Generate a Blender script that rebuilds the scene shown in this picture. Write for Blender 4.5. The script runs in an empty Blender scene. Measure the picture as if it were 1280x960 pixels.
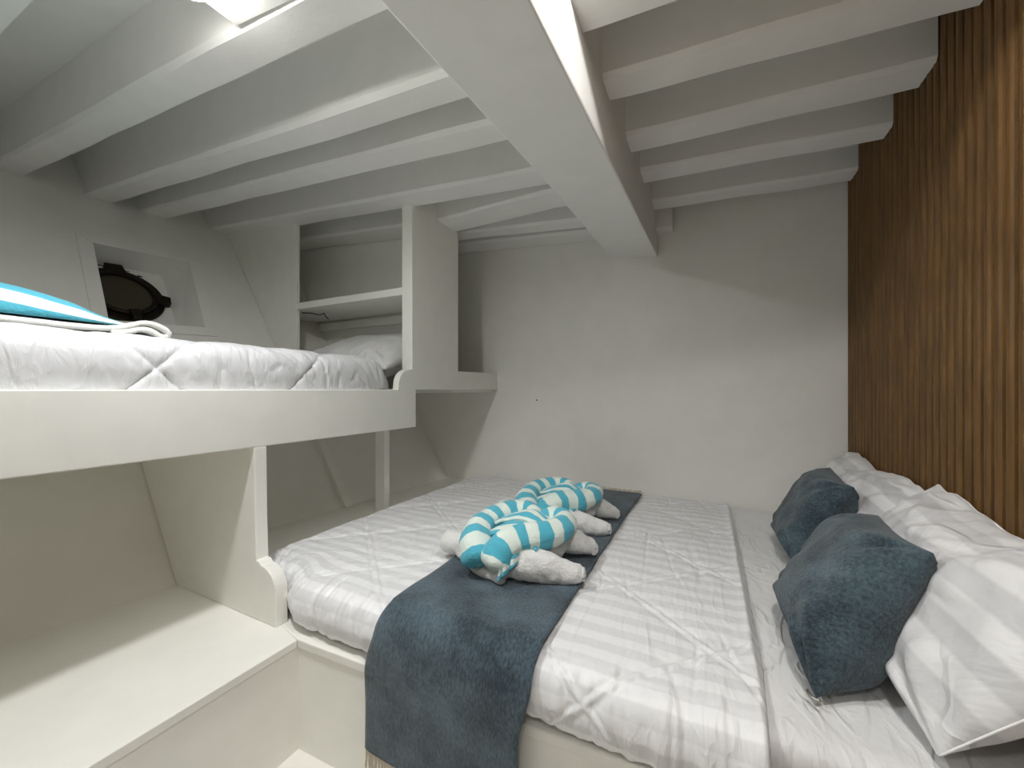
import bpy, bmesh, math, random
from mathutils import Vector, Matrix, noise

random.seed(4)
# ------------------------------------------------------------------ camera, world, exposure
SC = bpy.context.scene
COL = SC.collection
YAW = math.atan(245 / 492.5)
cam_data = bpy.data.cameras.new('camera')
cam_data.sensor_width = 36.0
cam_data.lens = 36.0 * 492.5 / 1280
cam_data.shift_y = 7 / 1280
cam_data.clip_start = 0.02
cam = bpy.data.objects.new('camera', cam_data)
cam.location = (0, 0, 1.014)
cam.rotation_euler = (math.pi / 2, 0, YAW)
COL.objects.link(cam)
SC.camera = cam
SC.view_settings.view_transform = 'Standard'
SC.view_settings.look = 'None'
SC.view_settings.exposure = 0.0
SC.view_settings.gamma = 1.0
SC.view_settings.use_curve_mapping = False
w = bpy.data.worlds.new('world')
SC.world = w
w.use_nodes = True
w.node_tree.nodes['Background'].inputs[0].default_value = (0.9, 0.95, 1.0, 1)
w.node_tree.nodes['Background'].inputs[1].default_value = 0.0
SC.cycles.max_bounces = 16
SC.cycles.diffuse_bounces = 12
SC.cycles.sample_clamp_indirect = 6.0
LAMP_LEFT_W = 9.2
LAMP_RIGHT_W = 6.0
REAR_FILL_W = 2.8  # added fill light
LAMP_LEFT_COLOR = (0.985, 0.995, 1.0)
LAMP_RIGHT_COLOR = (1.0, 0.975, 0.945)

# ------------------------------------------------------------------ helpers
def tag(o, label=None, cat=None, group=None, kind=None):
    if label: o['label'] = label
    if cat: o['category'] = cat
    if group: o['group'] = group
    if kind: o['kind'] = kind
    return o

def empty(name, loc, label, cat, group=None):
    o = bpy.data.objects.new(name, None)
    o.location = loc
    o.empty_display_size = 0.05
    COL.objects.link(o)
    return tag(o, label, cat, group)

def link(name, me, mat, parent=None, smooth=False):
    o = bpy.data.objects.new(name, me)
    COL.objects.link(o)
    mats = mat if isinstance(mat, (list, tuple)) else [mat]
    for m in mats:
        me.materials.append(m)
    if smooth:
        for p in me.polygons:
            p.use_smooth = True
    if parent:
        o.parent = parent
        # geometry is written in world coordinates: take the parent's offset away
        o.matrix_parent_inverse = Matrix.Translation(parent.location).inverted()
    return o

def recenter(o):
    """Move a top-level mesh's origin to the centre of its base."""
    me = o.data
    xs = [v.co.x for v in me.vertices]; ys = [v.co.y for v in me.vertices]; zs = [v.co.z for v in me.vertices]
    c = Vector(((min(xs) + max(xs)) / 2, (min(ys) + max(ys)) / 2, min(zs)))
    me.transform(Matrix.Translation(-c))
    o.location = c
    return o

def bm_obj(name, bm, mat, parent=None, smooth=False, bevel=0.0, segs=2):
    bmesh.ops.recalc_face_normals(bm, faces=bm.faces[:])
    me = bpy.data.meshes.new(name)
    bm.to_mesh(me)
    bm.free()
    o = link(name, me, mat, parent, smooth)
    if bevel > 0:
        b = o.modifiers.new('bevel', 'BEVEL')
        b.width = bevel; b.segments = segs; b.limit_method = 'ANGLE'; b.angle_limit = math.radians(40)
    return o

def add_hexa(bm, c):
    """c: 8 corners, bottom ring then top ring."""
    v = [bm.verts.new(p) for p in c]
    for f in ((3, 2, 1, 0), (4, 5, 6, 7), (0, 1, 5, 4), (1, 2, 6, 5), (2, 3, 7, 6), (3, 0, 4, 7)):
        bm.faces.new([v[i] for i in f])

def add_box(bm, x0, x1, y0, y1, z0, z1):
    add_hexa(bm, [(x0, y0, z0), (x1, y0, z0), (x1, y1, z0), (x0, y1, z0),
                  (x0, y0, z1), (x1, y0, z1), (x1, y1, z1), (x0, y1, z1)])

def add_prism(bm, ring_a, ring_b):
    a = [bm.verts.new(p) for p in ring_a]
    b = [bm.verts.new(p) for p in ring_b]
    n = len(a)
    bm.faces.new(a); bm.faces.new(b[::-1])
    for i in range(n):
        j = (i + 1) % n
        bm.faces.new((a[i], a[j], b[j], b[i]))

def catmull(pts, n):
    """n points spread evenly by arc length along a Catmull-Rom curve through pts."""
    P = [Vector(p) for p in pts]
    P = [P[0] * 2 - P[1]] + P + [P[-1] * 2 - P[-2]]
    dense = []
    for i in range(1, len(P) - 2):
        for k in range(24):
            t = k / 24
            a, b, c, d = P[i - 1], P[i], P[i + 1], P[i + 2]
            dense.append(0.5 * (2 * b + (c - a) * t + (2 * a - 5 * b + 4 * c - d) * t * t + (3 * b - a - 3 * c + d) * t ** 3))
    dense.append(P[-2])
    L = [0.0]
    for i in range(1, len(dense)):
        L.append(L[-1] + (dense[i] - dense[i - 1]).length)
    out, j = [], 0
    for k in range(n):
        s = L[-1] * k / (n - 1)
        while j < len(L) - 2 and L[j + 1] < s:
            j += 1
        d = L[j + 1] - L[j]
        out.append(dense[j].lerp(dense[j + 1], (s - L[j]) / d if d > 1e-9 else 0))
    return out, L[-1]

def grid_mesh(name, nu, nv, fn, uvfn=None, close_v=False):
    """fn(i, j) -> position. uvfn(i, j) -> uv"""
    vs = [tuple(fn(i, j)) for j in range(nv) for i in range(nu)]
    fs = []
    for j in range(nv if close_v else nv - 1):
        j2 = (j + 1) % nv
        for i in range(nu - 1):
            fs.append((j * nu + i, j * nu + i + 1, j2 * nu + i + 1, j2 * nu + i))
    me = bpy.data.meshes.new(name)
    me.from_pydata(vs, [], fs)
    if uvfn:
        uv = me.uv_layers.new(name='uv')
        for p in me.polygons:
            q = p.index
            jj, ii = divmod(q, nu - 1)
            for li, (di, dj) in zip(p.loop_indices, ((0, 0), (1, 0), (1, 1), (0, 1))):
                uv.data[li].uv = uvfn(ii + di, jj + dj)
    me.update()
    return me

def tube_mesh(name, pts, rad, n=90, k=18, flat=1.0, seed=0.0, lump=0.0, v0=0.0):
    """closed-ended tube; uv.x = metres along the length, uv.y = 0..1 around."""
    C, L = catmull(pts, n)
    fr = []
    up = Vector((0, 0, 1))
    for i in range(n):
        t = (C[min(i + 1, n - 1)] - C[max(i - 1, 0)]).normalized()
        s = t.cross(up)
        s = s.normalized() if s.length > 1e-4 else Vector((1, 0, 0))
        u = s.cross(t).normalized()
        fr.append((s, u))
    def fn(j, i):
        s, u = fr[i]
        f = i / (n - 1)
        r = rad(f)
        e = min(1.0, min(f, 1 - f) * L / max(0.8 * rad(0.5), 1e-4))
        r *= math.sqrt(max(0.0, 1 - (1 - e) ** 2)) * 0.98 + 0.02
        a = 2 * math.pi * j / k
        p = C[i] + s * (math.cos(a) * r) + u * (math.sin(a) * r * flat)
        if lump:
            d = noise.noise(Vector((f * L * 9, math.cos(a) * 1.3 + seed, math.sin(a) * 1.3)))
            d += 0.6 * noise.noise(Vector((f * L * 32, a * 0.6 + seed, 3.0)))
            p += (s * math.cos(a) + u * math.sin(a)) * d * lump
        return p
    me = grid_mesh(name, k + 1, n, fn, lambda i, j: (v0 + L * j / (n - 1), i / k))
    bm = bmesh.new(); bm.from_mesh(me)
    bmesh.ops.remove_doubles(bm, verts=bm.verts[:], dist=1e-6)
    bmesh.ops.recalc_face_normals(bm, faces=bm.faces[:])
    bm.to_mesh(me); bm.free()
    return me

def fbm(p, oct=3):
    s, a = 0.0, 1.0
    q = Vector(p)
    for _ in range(oct):
        s += a * noise.noise(q); q = q * 2.03; a *= 0.5
    return s

# ------------------------------------------------------------------ materials
def new_mat(name):
    m = bpy.data.materials.new(name)
    m.use_nodes = True
    nt = m.node_tree
    return m, nt, nt.nodes['Principled BSDF']

def N(nt, t, **kw):
    n = nt.nodes.new(t)
    for k, v in kw.items():
        setattr(n, k, v)
    return n

def bump(nt, b, src, strength, dist):
    bp = N(nt, 'ShaderNodeBump')
    bp.inputs['Strength'].default_value = strength
    bp.inputs['Distance'].default_value = dist
    nt.links.new(src, bp.inputs['Height'])
    nt.links.new(bp.outputs[0], b.inputs['Normal'])
    return bp

def noise_tex(nt, scale, detail=3, stretch=(1, 1, 1), coord='Object', rough=0.55):
    tc = N(nt, 'ShaderNodeTexCoord'); mp = N(nt, 'ShaderNodeMapping')
    mp.inputs['Scale'].default_value = stretch
    nt.links.new(tc.outputs[coord], mp.inputs[0])
    tx = N(nt, 'ShaderNodeTexNoise')
    tx.inputs['Scale'].default_value = scale
    tx.inputs['Detail'].default_value = detail
    tx.inputs['Roughness'].default_value = rough
    nt.links.new(mp.outputs[0], tx.inputs['Vector'])
    return tx

def ramp(nt, src, stops):
    r = N(nt, 'ShaderNodeValToRGB')
    e = r.color_ramp.elements
    e[0].position, e[0].color = stops[0][0], (*stops[0][1], 1)
    e[1].position, e[1].color = stops[-1][0], (*stops[-1][1], 1)
    for p, c in stops[1:-1]:
        x = e.new(p); x.color = (*c, 1)
    nt.links.new(src, r.inputs[0])
    return r

def paint(name, col, rough=0.5, bstr=0.25, scale=14):
    m, nt, b = new_mat(name)
    t = noise_tex(nt, scale, 5)
    c = [x * 0.965 for x in col]
    r = ramp(nt, t.outputs[0], [(0.35, c), (0.65, col)])
    nt.links.new(r.outputs[0], b.inputs['Base Color'])
    b.inputs['Roughness'].default_value = rough
    t2 = noise_tex(nt, scale * 2.2, 4, (1, 1, 0.5))
    bump(nt, b, t2.outputs[0], bstr, 0.004)
    return m

M_WALL = paint('white_wall_paint', (0.83, 0.825, 0.785), 0.5, 0.22, 9)
M_PAINT = paint('white_joinery_paint', (0.855, 0.85, 0.80), 0.42, 0.15, 11)
M_BEAM = paint('white_beam_paint', (0.85, 0.848, 0.825), 0.5, 0.3, 10)
M_CEIL = paint('white_ceiling_paint', (0.82, 0.818, 0.80), 0.6, 0.2, 10)
M_FLOOR = paint('cream_floor_paint', (0.84, 0.825, 0.78), 0.4, 0.15, 7)

def wood_mat():
    m, nt, b = new_mat('brown_slat_wood')
    t = noise_tex(nt, 9, 6, (6, 6, 0.7), rough=0.65)
    r = ramp(nt, t.outputs[0], [(0.25, (0.070, 0.034, 0.009)), (0.5, (0.128, 0.064, 0.017)), (0.75, (0.19, 0.097, 0.026))])
    nt.links.new(r.outputs[0], b.inputs['Base Color'])
    b.inputs['Roughness'].default_value = 0.42
    bump(nt, b, t.outputs[0], 0.25, 0.002)
    return m
M_WOOD = wood_mat()
def plain(name, col, rough=0.6, metal=0.0):
    m, nt, b = new_mat(name)
    t = noise_tex(nt, 40, 3)
    r = ramp(nt, t.outputs[0], [(0.3, [x * 0.9 for x in col]), (0.7, col)])
    nt.links.new(r.outputs[0], b.inputs['Base Color'])
    b.inputs['Roughness'].default_value = rough
    b.inputs['Metallic'].default_value = metal
    return m
M_GROOVE = plain('dark_groove_wood', (0.030, 0.013, 0.004), 0.8)

def fabric_white(name, stripe=None, axis=1, c0=(0.83, 0.835, 0.85), c1=(0.70, 0.705, 0.72), wr=0.5, wscale=9, wstretch=(1, 1, 1), coord='Object', r0=0.42, r1=0.62, fold=0.012, aniso=0.0, crease=(6, (1, 1, 1), 0.25)):
    """white cotton; woven satin stripes of period `stripe` metres along `axis`."""
    m, nt, b = new_mat(name)
    if stripe:
        tc = N(nt, 'ShaderNodeTexCoord'); sp = N(nt, 'ShaderNodeSeparateXYZ')
        nt.links.new(tc.outputs['UV' if coord == 'UV' else 'Object'], sp.inputs[0])
        mu = N(nt, 'ShaderNodeMath', operation='MULTIPLY'); mu.inputs[1].default_value = 2 * math.pi / stripe
        nt.links.new(sp.outputs[axis], mu.inputs[0])
        si = N(nt, 'ShaderNodeMath', operation='SINE'); nt.links.new(mu.outputs[0], si.inputs[0])
        mr = N(nt, 'ShaderNodeMapRange'); mr.inputs[1].default_value = -0.25; mr.inputs[2].default_value = 0.25
        nt.links.new(si.outputs[0], mr.inputs[0])
        r = ramp(nt, mr.outputs[0], [(0.0, c1), (1.0, c0)])
        nt.links.new(r.outputs[0], b.inputs['Base Color'])
        m2 = N(nt, 'ShaderNodeMapRange'); m2.inputs[3].default_value = r1; m2.inputs[4].default_value = r0
        nt.links.new(mr.outputs[0], m2.inputs[0]); nt.links.new(m2.outputs[0], b.inputs['Roughness'])
        if aniso:      # warp-faced and weft-faced satin bands shine in different directions
            b.inputs['Anisotropic'].default_value = aniso
            b.inputs['Specular IOR Level'].default_value = 0.6
            m3 = N(nt, 'ShaderNodeMapRange'); m3.inputs[3].default_value = 0.25; m3.inputs[4].default_value = 0.0
            nt.links.new(mr.outputs[0], m3.inputs[0]); nt.links.new(m3.outputs[0], b.inputs['Anisotropic Rotation'])
            tg = N(nt, 'ShaderNodeTangent', direction_type='UV_MAP', uv_map='uv')
            nt.links.new(tg.outputs[0], b.inputs['Tangent'])
    else:
        b.inputs['Base Color'].default_value = (*c0, 1)
        b.inputs['Roughness'].default_value = r0
    t = noise_tex(nt, wscale, 4, wstretch)
    t.inputs['Distortion'].default_value = 0.6
    # sharp pressed creases on top of the soft rumples
    cz = noise_tex(nt, crease[0], 2, crease[1])
    cz.inputs['Distortion'].default_value = 0.35
    a1 = N(nt, 'ShaderNodeMath', operation='SUBTRACT'); a1.inputs[1].default_value = 0.5
    a2 = N(nt, 'ShaderNodeMath', operation='ABSOLUTE')
    nt.links.new(cz.outputs[0], a1.inputs[0]); nt.links.new(a1.outputs[0], a2.inputs[0])
    a3 = N(nt, 'ShaderNodeMapRange'); a3.inputs[1].default_value = 0.0; a3.inputs[2].default_value = 0.035
    a3.inputs[3].default_value = 1.0; a3.inputs[4].default_value = 0.0
    nt.links.new(a2.outputs[0], a3.inputs[0])
    mk = noise_tex(nt, 4.0, 2)
    mm = N(nt, 'ShaderNodeMapRange'); mm.inputs[1].default_value = 0.42; mm.inputs[2].default_value = 0.62
    nt.links.new(mk.outputs[0], mm.inputs[0])
    a4 = N(nt, 'ShaderNodeMath', operation='MULTIPLY'); nt.links.new(a3.outputs[0], a4.inputs[0]); nt.links.new(mm.outputs[0], a4.inputs[1])
    a5 = N(nt, 'ShaderNodeMath', operation='MULTIPLY_ADD'); a5.inputs[1].default_value = crease[2]
    nt.links.new(a4.outputs[0], a5.inputs[0]); nt.links.new(t.outputs[0], a5.inputs[2])
    bump(nt, b, a5.outputs[0], wr, fold)
    b.inputs['Sheen Weight'].default_value = 0.15
    return m

M_QUILT = fabric_white('white_satin_quilt', stripe=0.058, axis=1, coord='UV', c0=(0.81, 0.815, 0.83), c1=(0.70, 0.705, 0.72), wr=0.5, wscale=11, wstretch=(3.0, 0.7, 1), r0=0.5, r1=0.5, aniso=0.7, crease=(7, (1.6, .35, 1), 0.30))
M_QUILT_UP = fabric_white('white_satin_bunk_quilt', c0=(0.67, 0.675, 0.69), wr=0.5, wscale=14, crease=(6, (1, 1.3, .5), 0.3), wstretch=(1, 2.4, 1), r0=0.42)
M_SHEET = fabric_white('white_cotton_sheet', c0=(0.72, 0.72, 0.72), wr=0.8, wscale=7, wstretch=(2.6, 1.1, 1), r0=0.6, crease=(5, (2.2, .8, 1), 0.35))
M_PILLOW = fabric_white('white_striped_pillowcase', stripe=0.095, axis=1, coord='UV', c0=(0.74, 0.74, 0.75), c1=(0.585, 0.585, 0.60), crease=(4.5, (1, 1, 1), 0.3), wr=0.8, wscale=7, wstretch=(1, 1, 1), r0=0.5, r1=0.65, fold=0.02)
M_SEAM = fabric_white('white_seam_thread', c0=(0.84, 0.84, 0.85), wr=0.2, wscale=60, r0=0.6)

def pile(name, c0, c1, scale, stretch, bstr, bd, rough=0.9, sheen=0.2, extra=None):
    m, nt, b = new_mat(name)
    t = noise_tex(nt, scale, 5, stretch, rough=0.7)
    t2 = noise_tex(nt, scale * 0.09, 3)
    mx = N(nt, 'ShaderNodeMath', operation='ADD')
    ml = N(nt, 'ShaderNodeMath', operation='MULTIPLY'); ml.inputs[1].default_value = 0.8
    nt.links.new(t2.outputs[0], ml.inputs[0])
    nt.links.new(t.outputs[0], mx.inputs[0]); nt.links.new(ml.outputs[0], mx.inputs[1])
    nm = N(nt, 'ShaderNodeMath', operation='MULTIPLY'); nm.inputs[1].default_value = 1 / 1.8
    nt.links.new(mx.outputs[0], nm.inputs[0])
    r = ramp(nt, nm.outputs[0], [(0.40, c0), (0.62, c1)])
    nt.links.new(r.outputs[0], b.inputs['Base Color'])
    b.inputs['Roughness'].default_value = rough
    b.inputs['Sheen Weight'].default_value = sheen
    b.inputs['Sheen Roughness'].default_value = 0.5
    bump(nt, b, t.outputs[0], bstr, bd)
    return m
M_DENIM = pile('blue_chenille', (0.013, 0.030, 0.044), (0.095, 0.145, 0.182), 95, (2.6, 1, 1), 0.8, 0.005)
M_CUSHION = pile('blue_chenille_cushion', (0.012, 0.027, 0.037), (0.085, 0.135, 0.165), 110, (1.3, 1.3, 1.3), 0.8, 0.006)
M_TERRY = pile('white_terry', (0.74, 0.74, 0.73), (0.86, 0.86, 0.85), 130, (1, 1, 1), 0.9, 0.006, 0.95, 0.3)
M_CREAM = pile('cream_cotton', (0.74, 0.74, 0.70), (0.83, 0.83, 0.79), 150, (1, 1, 1), 0.4, 0.003, 0.95, 0.2)
M_FRINGE = plain('ecru_yarn', (0.58, 0.52, 0.42), 0.9)

def striped(name, axis, period, off=0.0, duty=0.0, blue=(0.075, 0.42, 0.55), white=(0.70, 0.79, 0.73)):
    m, nt, b = new_mat(name)
    tc = N(nt, 'ShaderNodeTexCoord'); sp = N(nt, 'ShaderNodeSeparateXYZ')
    nt.links.new(tc.outputs['UV'], sp.inputs[0])
    wob = noise_tex(nt, 14, 2)
    w2 = N(nt, 'ShaderNodeMath', operation='MULTIPLY_ADD'); w2.inputs[1].default_value = 0.026; w2.inputs[2].default_value = off - 0.013
    nt.links.new(wob.outputs[0], w2.inputs[0])
    ad = N(nt, 'ShaderNodeMath', operation='ADD')
    nt.links.new(sp.outputs[axis], ad.inputs[0]); nt.links.new(w2.outputs[0], ad.inputs[1])
    mu = N(nt, 'ShaderNodeMath', operation='MULTIPLY'); mu.inputs[1].default_value = 2 * math.pi / period
    nt.links.new(ad.outputs[0], mu.inputs[0])
    si = N(nt, 'ShaderNodeMath', operation='SINE'); nt.links.new(mu.outputs[0], si.inputs[0])
    mr = N(nt, 'ShaderNodeMapRange'); mr.inputs[1].default_value = duty - 0.07; mr.inputs[2].default_value = duty + 0.07
    nt.links.new(si.outputs[0], mr.inputs[0])
    r = ramp(nt, mr.outputs[0], [(0.0, white), (1.0, blue)])
    nt.links.new(r.outputs[0], b.inputs['Base Color'])
    b.inputs['Roughness'].default_value = 0.9
    b.inputs['Sheen Weight'].default_value = 0.25
    t = noise_tex(nt, 130, 3)
    t2 = noise_tex(nt, 22, 3)
    ms = N(nt, 'ShaderNodeMath', operation='MULTIPLY_ADD'); ms.inputs[1].default_value = 2.5
    nt.links.new(t2.outputs[0], ms.inputs[0]); nt.links.new(t.outputs[0], ms.inputs[2])
    bump(nt, b, ms.outputs[0], 0.5, 0.005)
    return m
M_STRIPE = striped('turquoise_striped_terry', 0, 0.070)
M_STRIPE_FLAT = striped('turquoise_striped_cloth', 1, 0.65, off=0.05, duty=0.0)
M_BRONZE = plain('dark_bronze', (0.030, 0.024, 0.018), 0.45, 0.8)
M_GLASS, _nt, _b = new_mat('dirty_dark_glass')
_b.inputs['Base Color'].default_value = (0.05, 0.042, 0.024, 1)
_b.inputs['Roughness'].default_value = 0.28
M_STEEL = plain('zip_metal', (0.45, 0.43, 0.38), 0.35, 1.0)
M_BLACK = plain('black_paint', (0.01, 0.01, 0.01), 0.6)
M_LAMPBODY = plain('white_plastic', (0.82, 0.82, 0.82), 0.4)
M_DIFF, _nt, _b = new_mat('lamp_diffuser')
_b.inputs['Base Color'].default_value = (0.9, 0.9, 0.9, 1)
_b.inputs['Emission Color'].default_value = (1.0, 0.97, 0.92, 1)
_b.inputs['Emission Strength'].default_value = 65.0

# ------------------------------------------------------------------ the cabin shell
YB, YF = 2.284, -1.35      # far bulkhead, bulkhead behind the viewer
XS = 0.578                 # slatted wall
def hull(y, z):
    return -1.70 - 0.648 * (z - 0.30) + 0.08 * (y - 0.73)
def ceil_z(x, y):
    return 2.005 + 0.09 * max(0.0, y - 0.55) + 0.078 * max(0.0, -0.36 - x)

bm = bmesh.new(); add_box(bm, -1.9, 0.75, YF - 0.1, YB + 0.1, -0.05, 0.0)
tag(bm_obj('floor', bm, M_FLOOR), kind='structure')

bm = bmesh.new(); add_box(bm, -3.3, 0.75, YB, YB + 0.06, 0.0, 2.42)
tag(bm_obj('wall_back', bm, M_WALL), kind='structure')
bm = bmesh.new(); add_box(bm, -3.3, 0.75, YF - 0.06, YF, 0.0, 2.42)
tag(bm_obj('wall_front', bm, M_WALL), kind='structure')

# ceiling: planking that rises towards the far bulkhead and towards the hull
bm = bmesh.new()
xs = [-3.3, -1.8, -0.36, 0.75]; ys = [YF - 0.05, 0.55, YB + 0.05]
lo = [[bm.verts.new((x, y, ceil_z(x, y))) for x in xs] for y in ys]
hi = [[bm.verts.new((x, y, ceil_z(x, y) + 0.05)) for x in xs] for y in ys]
for j in range(2):
    for i in range(3):
        bm.faces.new((lo[j][i], lo[j + 1][i], lo[j + 1][i + 1], lo[j][i + 1]))
        bm.faces.new((hi[j][i], hi[j][i + 1], hi[j + 1][i + 1], hi[j + 1][i]))
for j in range(2):
    bm.faces.new((lo[j][0], hi[j][0], hi[j + 1][0], lo[j + 1][0]))
    bm.faces.new((lo[j][3], lo[j + 1][3], hi[j + 1][3], hi[j][3]))
for i in range(3):
    bm.faces.new((lo[0][i], lo[0][i + 1], hi[0][i + 1], hi[0][i]))
    bm.faces.new((lo[2][i], hi[2][i], hi[2][i + 1], lo[2][i + 1]))
tag(bm_obj('ceiling', bm, M_CEIL), kind='structure')

# hull side, with the porthole niche
TL, TR, BR, BL = (0.785, 1.707), (1.158, 1.716), (1.119, 1.338), (0.759, 1.320)
nTL, nTR, nBR, nBL = (0.70, 1.640), (1.085, 1.640), (1.065, 1.285), (0.68, 1.285)
ND = 0.15
bm = bmesh.new()
def hv(y, z, off=0.0): return bm.verts.new((hull(y, z) - off, y, z))
o4 = [hv(YF, 2.45), hv(YB + .02, 2.45), hv(YB + .02, 0.0), hv(YF, 0.0)]
i4 = [hv(*TL), hv(*TR), hv(*BR), hv(*BL)]
n4 = [hv(*nTL, ND), hv(*nTR, ND), hv(*nBR, ND), hv(*nBL, ND)]
for a in range(4):
    b2 = (a + 1) % 4
    bm.faces.new((o4[a], o4[b2], i4[b2], i4[a]))
    bm.faces.new((i4[a], i4[b2], n4[b2], n4[a]))
bm.faces.new(n4)
wl = tag(bm_obj('wall_left', bm, M_WALL), kind='structure')

# slatted wood wall on the right: half-round slats on a dark backing
bm = bmesh.new(); add_box(bm, XS, XS + 0.06, YF, YB + 0.02, 0.0, 2.42)
for f in bm.faces: f.material_index = 1
PITCH, SW, SD = 0.0375, 0.025, 0.016
ns = int((YB - YF) / PITCH)
for k in range(ns):
    y = YB - 0.012 - PITCH * (k + 0.5)
    prof = []
    for a in range(7):
        t = math.pi * a / 6
        prof.append((XS - SD * math.sin(t) ** 0.6, y - SW / 2 * math.cos(t)))
    n0 = len(bm.faces)
    add_prism(bm, [(px_, py_, 0.02) for px_, py_ in prof], [(px_, py_, 2.36) for px_, py_ in prof])
tag(bm_obj('wall_right', bm, [M_WOOD, M_GROOVE]), kind='structure')

# ------------------------------------------------------------------ ceiling beams
bm = bmesh.new()
def mz(y): return 1.742 - 0.07 * (YB - y)
XR_, XL_ = -0.247, -0.474
ra, rb = [], []
for (y, ring) in ((YF, ra), (YB + .01, rb)):
    z = mz(y); t = 0.0226
    ring += [(XR_, y, z), (XR_, y, z + 0.36), (XL_, y, z + 0.38), (XL_, y, z + t)]
add_prism(bm, ra, rb)
main = tag(recenter(bm_obj('main_beam', bm, M_BEAM, bevel=0.006)), 'broad white main beam running along the ceiling towards the far bulkhead', 'beam', kind='structure')
# fillet strip on the main beam's lower left corner
bm = bmesh.new()
ra, rb = [], []
for (y, ring, s) in ((1.42, ra, 0.25), (YB, rb, 1.0)):
    z = mz(y)
    ring += [(XL_ + 0.002, y, z + 0.024), (XL_ - 0.022 * s, y, z + 0.030), (XL_ - 0.022 * s, y, z + 0.07), (XL_ + 0.002, y, z + 0.07)]
add_prism(bm, ra, rb)
bm_obj('edge_fillet', bm, M_BEAM, main).matrix_parent_inverse = Matrix.Translation(main.location).inverted()

LB = [  # y near, y far, underside z, all where they meet the main beam; y shift at the hull end
    (-1.02, -0.90, 1.81, -0.05), (-0.62, -0.50, 1.81, -0.05), (-0.22, -0.10, 1.81, -0.05),
    (0.20, 0.31, 1.812, 0.0), (0.535, 0.632, 1.813, -0.01), (0.813, 0.91, 1.809, 0.0), (1.025, 1.127, 1.814, 0.0),
    (1.354, 1.476, 1.834, 0.0), (1.544, 1.705, 1.842, 0.0), (1.904, 2.003, 1.860, 0.0), (2.126, 2.282, 1.882, 0.0)]
names_l = ['seventh', 'sixth', 'fifth', 'one left of the lamp board', 'second', 'third']
LBL = {3: 'white deck beam at the upper left corner, on the near side of the lamp board',
       4: 'white deck beam on the hull side, along the far edge of the lamp board',
       5: 'wide spaced white deck beam on the hull side, next one beyond the lamp board beam',
       6: 'white deck beam on the hull side running over the porthole, second beyond the lamp board',
       7: 'white deck beam on the hull side resting over the open shelf front',
       8: 'white deck beam on the hull side crossing the shelf partition',
       9: 'thin white deck beam on the hull side, last but one before the far bulkhead',
       10: 'white deck beam on the hull side lying against the far bulkhead'}
for k, (y0, y1, z, dy) in enumerate(LB):
    bm = bmesh.new()
    sec = []
    NX = 26
    x0 = XL_ + 0.05
    for i in range(NX + 1):
        t = i / NX
        zz = z + 0.078 * ((-0.582) - (x0 + t * (-2.95 - x0)))
        x = x0 + t * (-2.95 - x0)
        ym = dy * t / 0.75
        if k == 8: ym = 0.10 * max(0.0, min(1.0, (-0.582 - x) / 0.66)); zz -= 0.012 * (ym / 0.10)
        wv = lambda s: 0.005 * noise.noise(Vector((x * 3.1, k * 7.3 + s, 0)))
        top = ceil_z(x, (y0 + y1) / 2) + 0.02
        c = 0.010
        ring = [(x, y0 + ym + wv(0), top), (x, y0 + ym + wv(0), zz + c * 1.3), (x, y0 + ym + c + wv(1), zz + wv(2)),
                (x, y1 + ym - c * .5 + wv(3), zz + wv(4)), (x, y1 + ym + wv(5), zz + c * .6), (x, y1 + ym + wv(5), top)]
        sec.append([bm.verts.new(p) for p in ring])
    for i in range(NX):
        for j in range(6):
            j2 = (j + 1) % 6
            bm.faces.new((sec[i][j], sec[i][j2], sec[i + 1][j2], sec[i + 1][j]))
    bm.faces.new(sec[0]); bm.faces.new(sec[-1][::-1])
    o = recenter(bm_obj('ceiling_beam', bm, M_BEAM))
    tag(o, LBL.get(k, 'white deck beam on the hull side behind the viewer'), 'beam', 'deck beams on the hull side', 'structure')

RB = [  # left end y0,y1,z at the main beam; right end y0,y1,z at the slatted wall
    (-0.90, -0.78, 1.79, -0.76, -0.64, 1.87), (-0.35, -0.23, 1.79, -0.21, -0.09, 1.87), (0.22, 0.33, 1.79, 0.36, 0.47, 1.87),
    (0.735, 0.844, 1.796, 0.90, 1.01, 1.885), (1.018, 1.111, 1.823, 1.19, 1.305, 1.905), (1.345, 1.455, 1.862, 1.484, 1.60, 1.917),
    (1.662, 1.774, 1.905, 1.774, 1.862, 1.911), (2.045, 2.142, 1.938, 2.119, 2.221, 1.933)]
RBL = {3: 'white deck beam on the slatted wall side cut off by the top edge of the photo',
       4: 'white deck beam on the slatted wall side, second from the front',
       5: 'white deck beam on the slatted wall side with a wide lit underside, third from the front',
       6: 'white deck beam on the slatted wall side, last but one before the far bulkhead',
       7: 'white deck beam on the slatted wall side, last one before the far bulkhead'}
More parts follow.
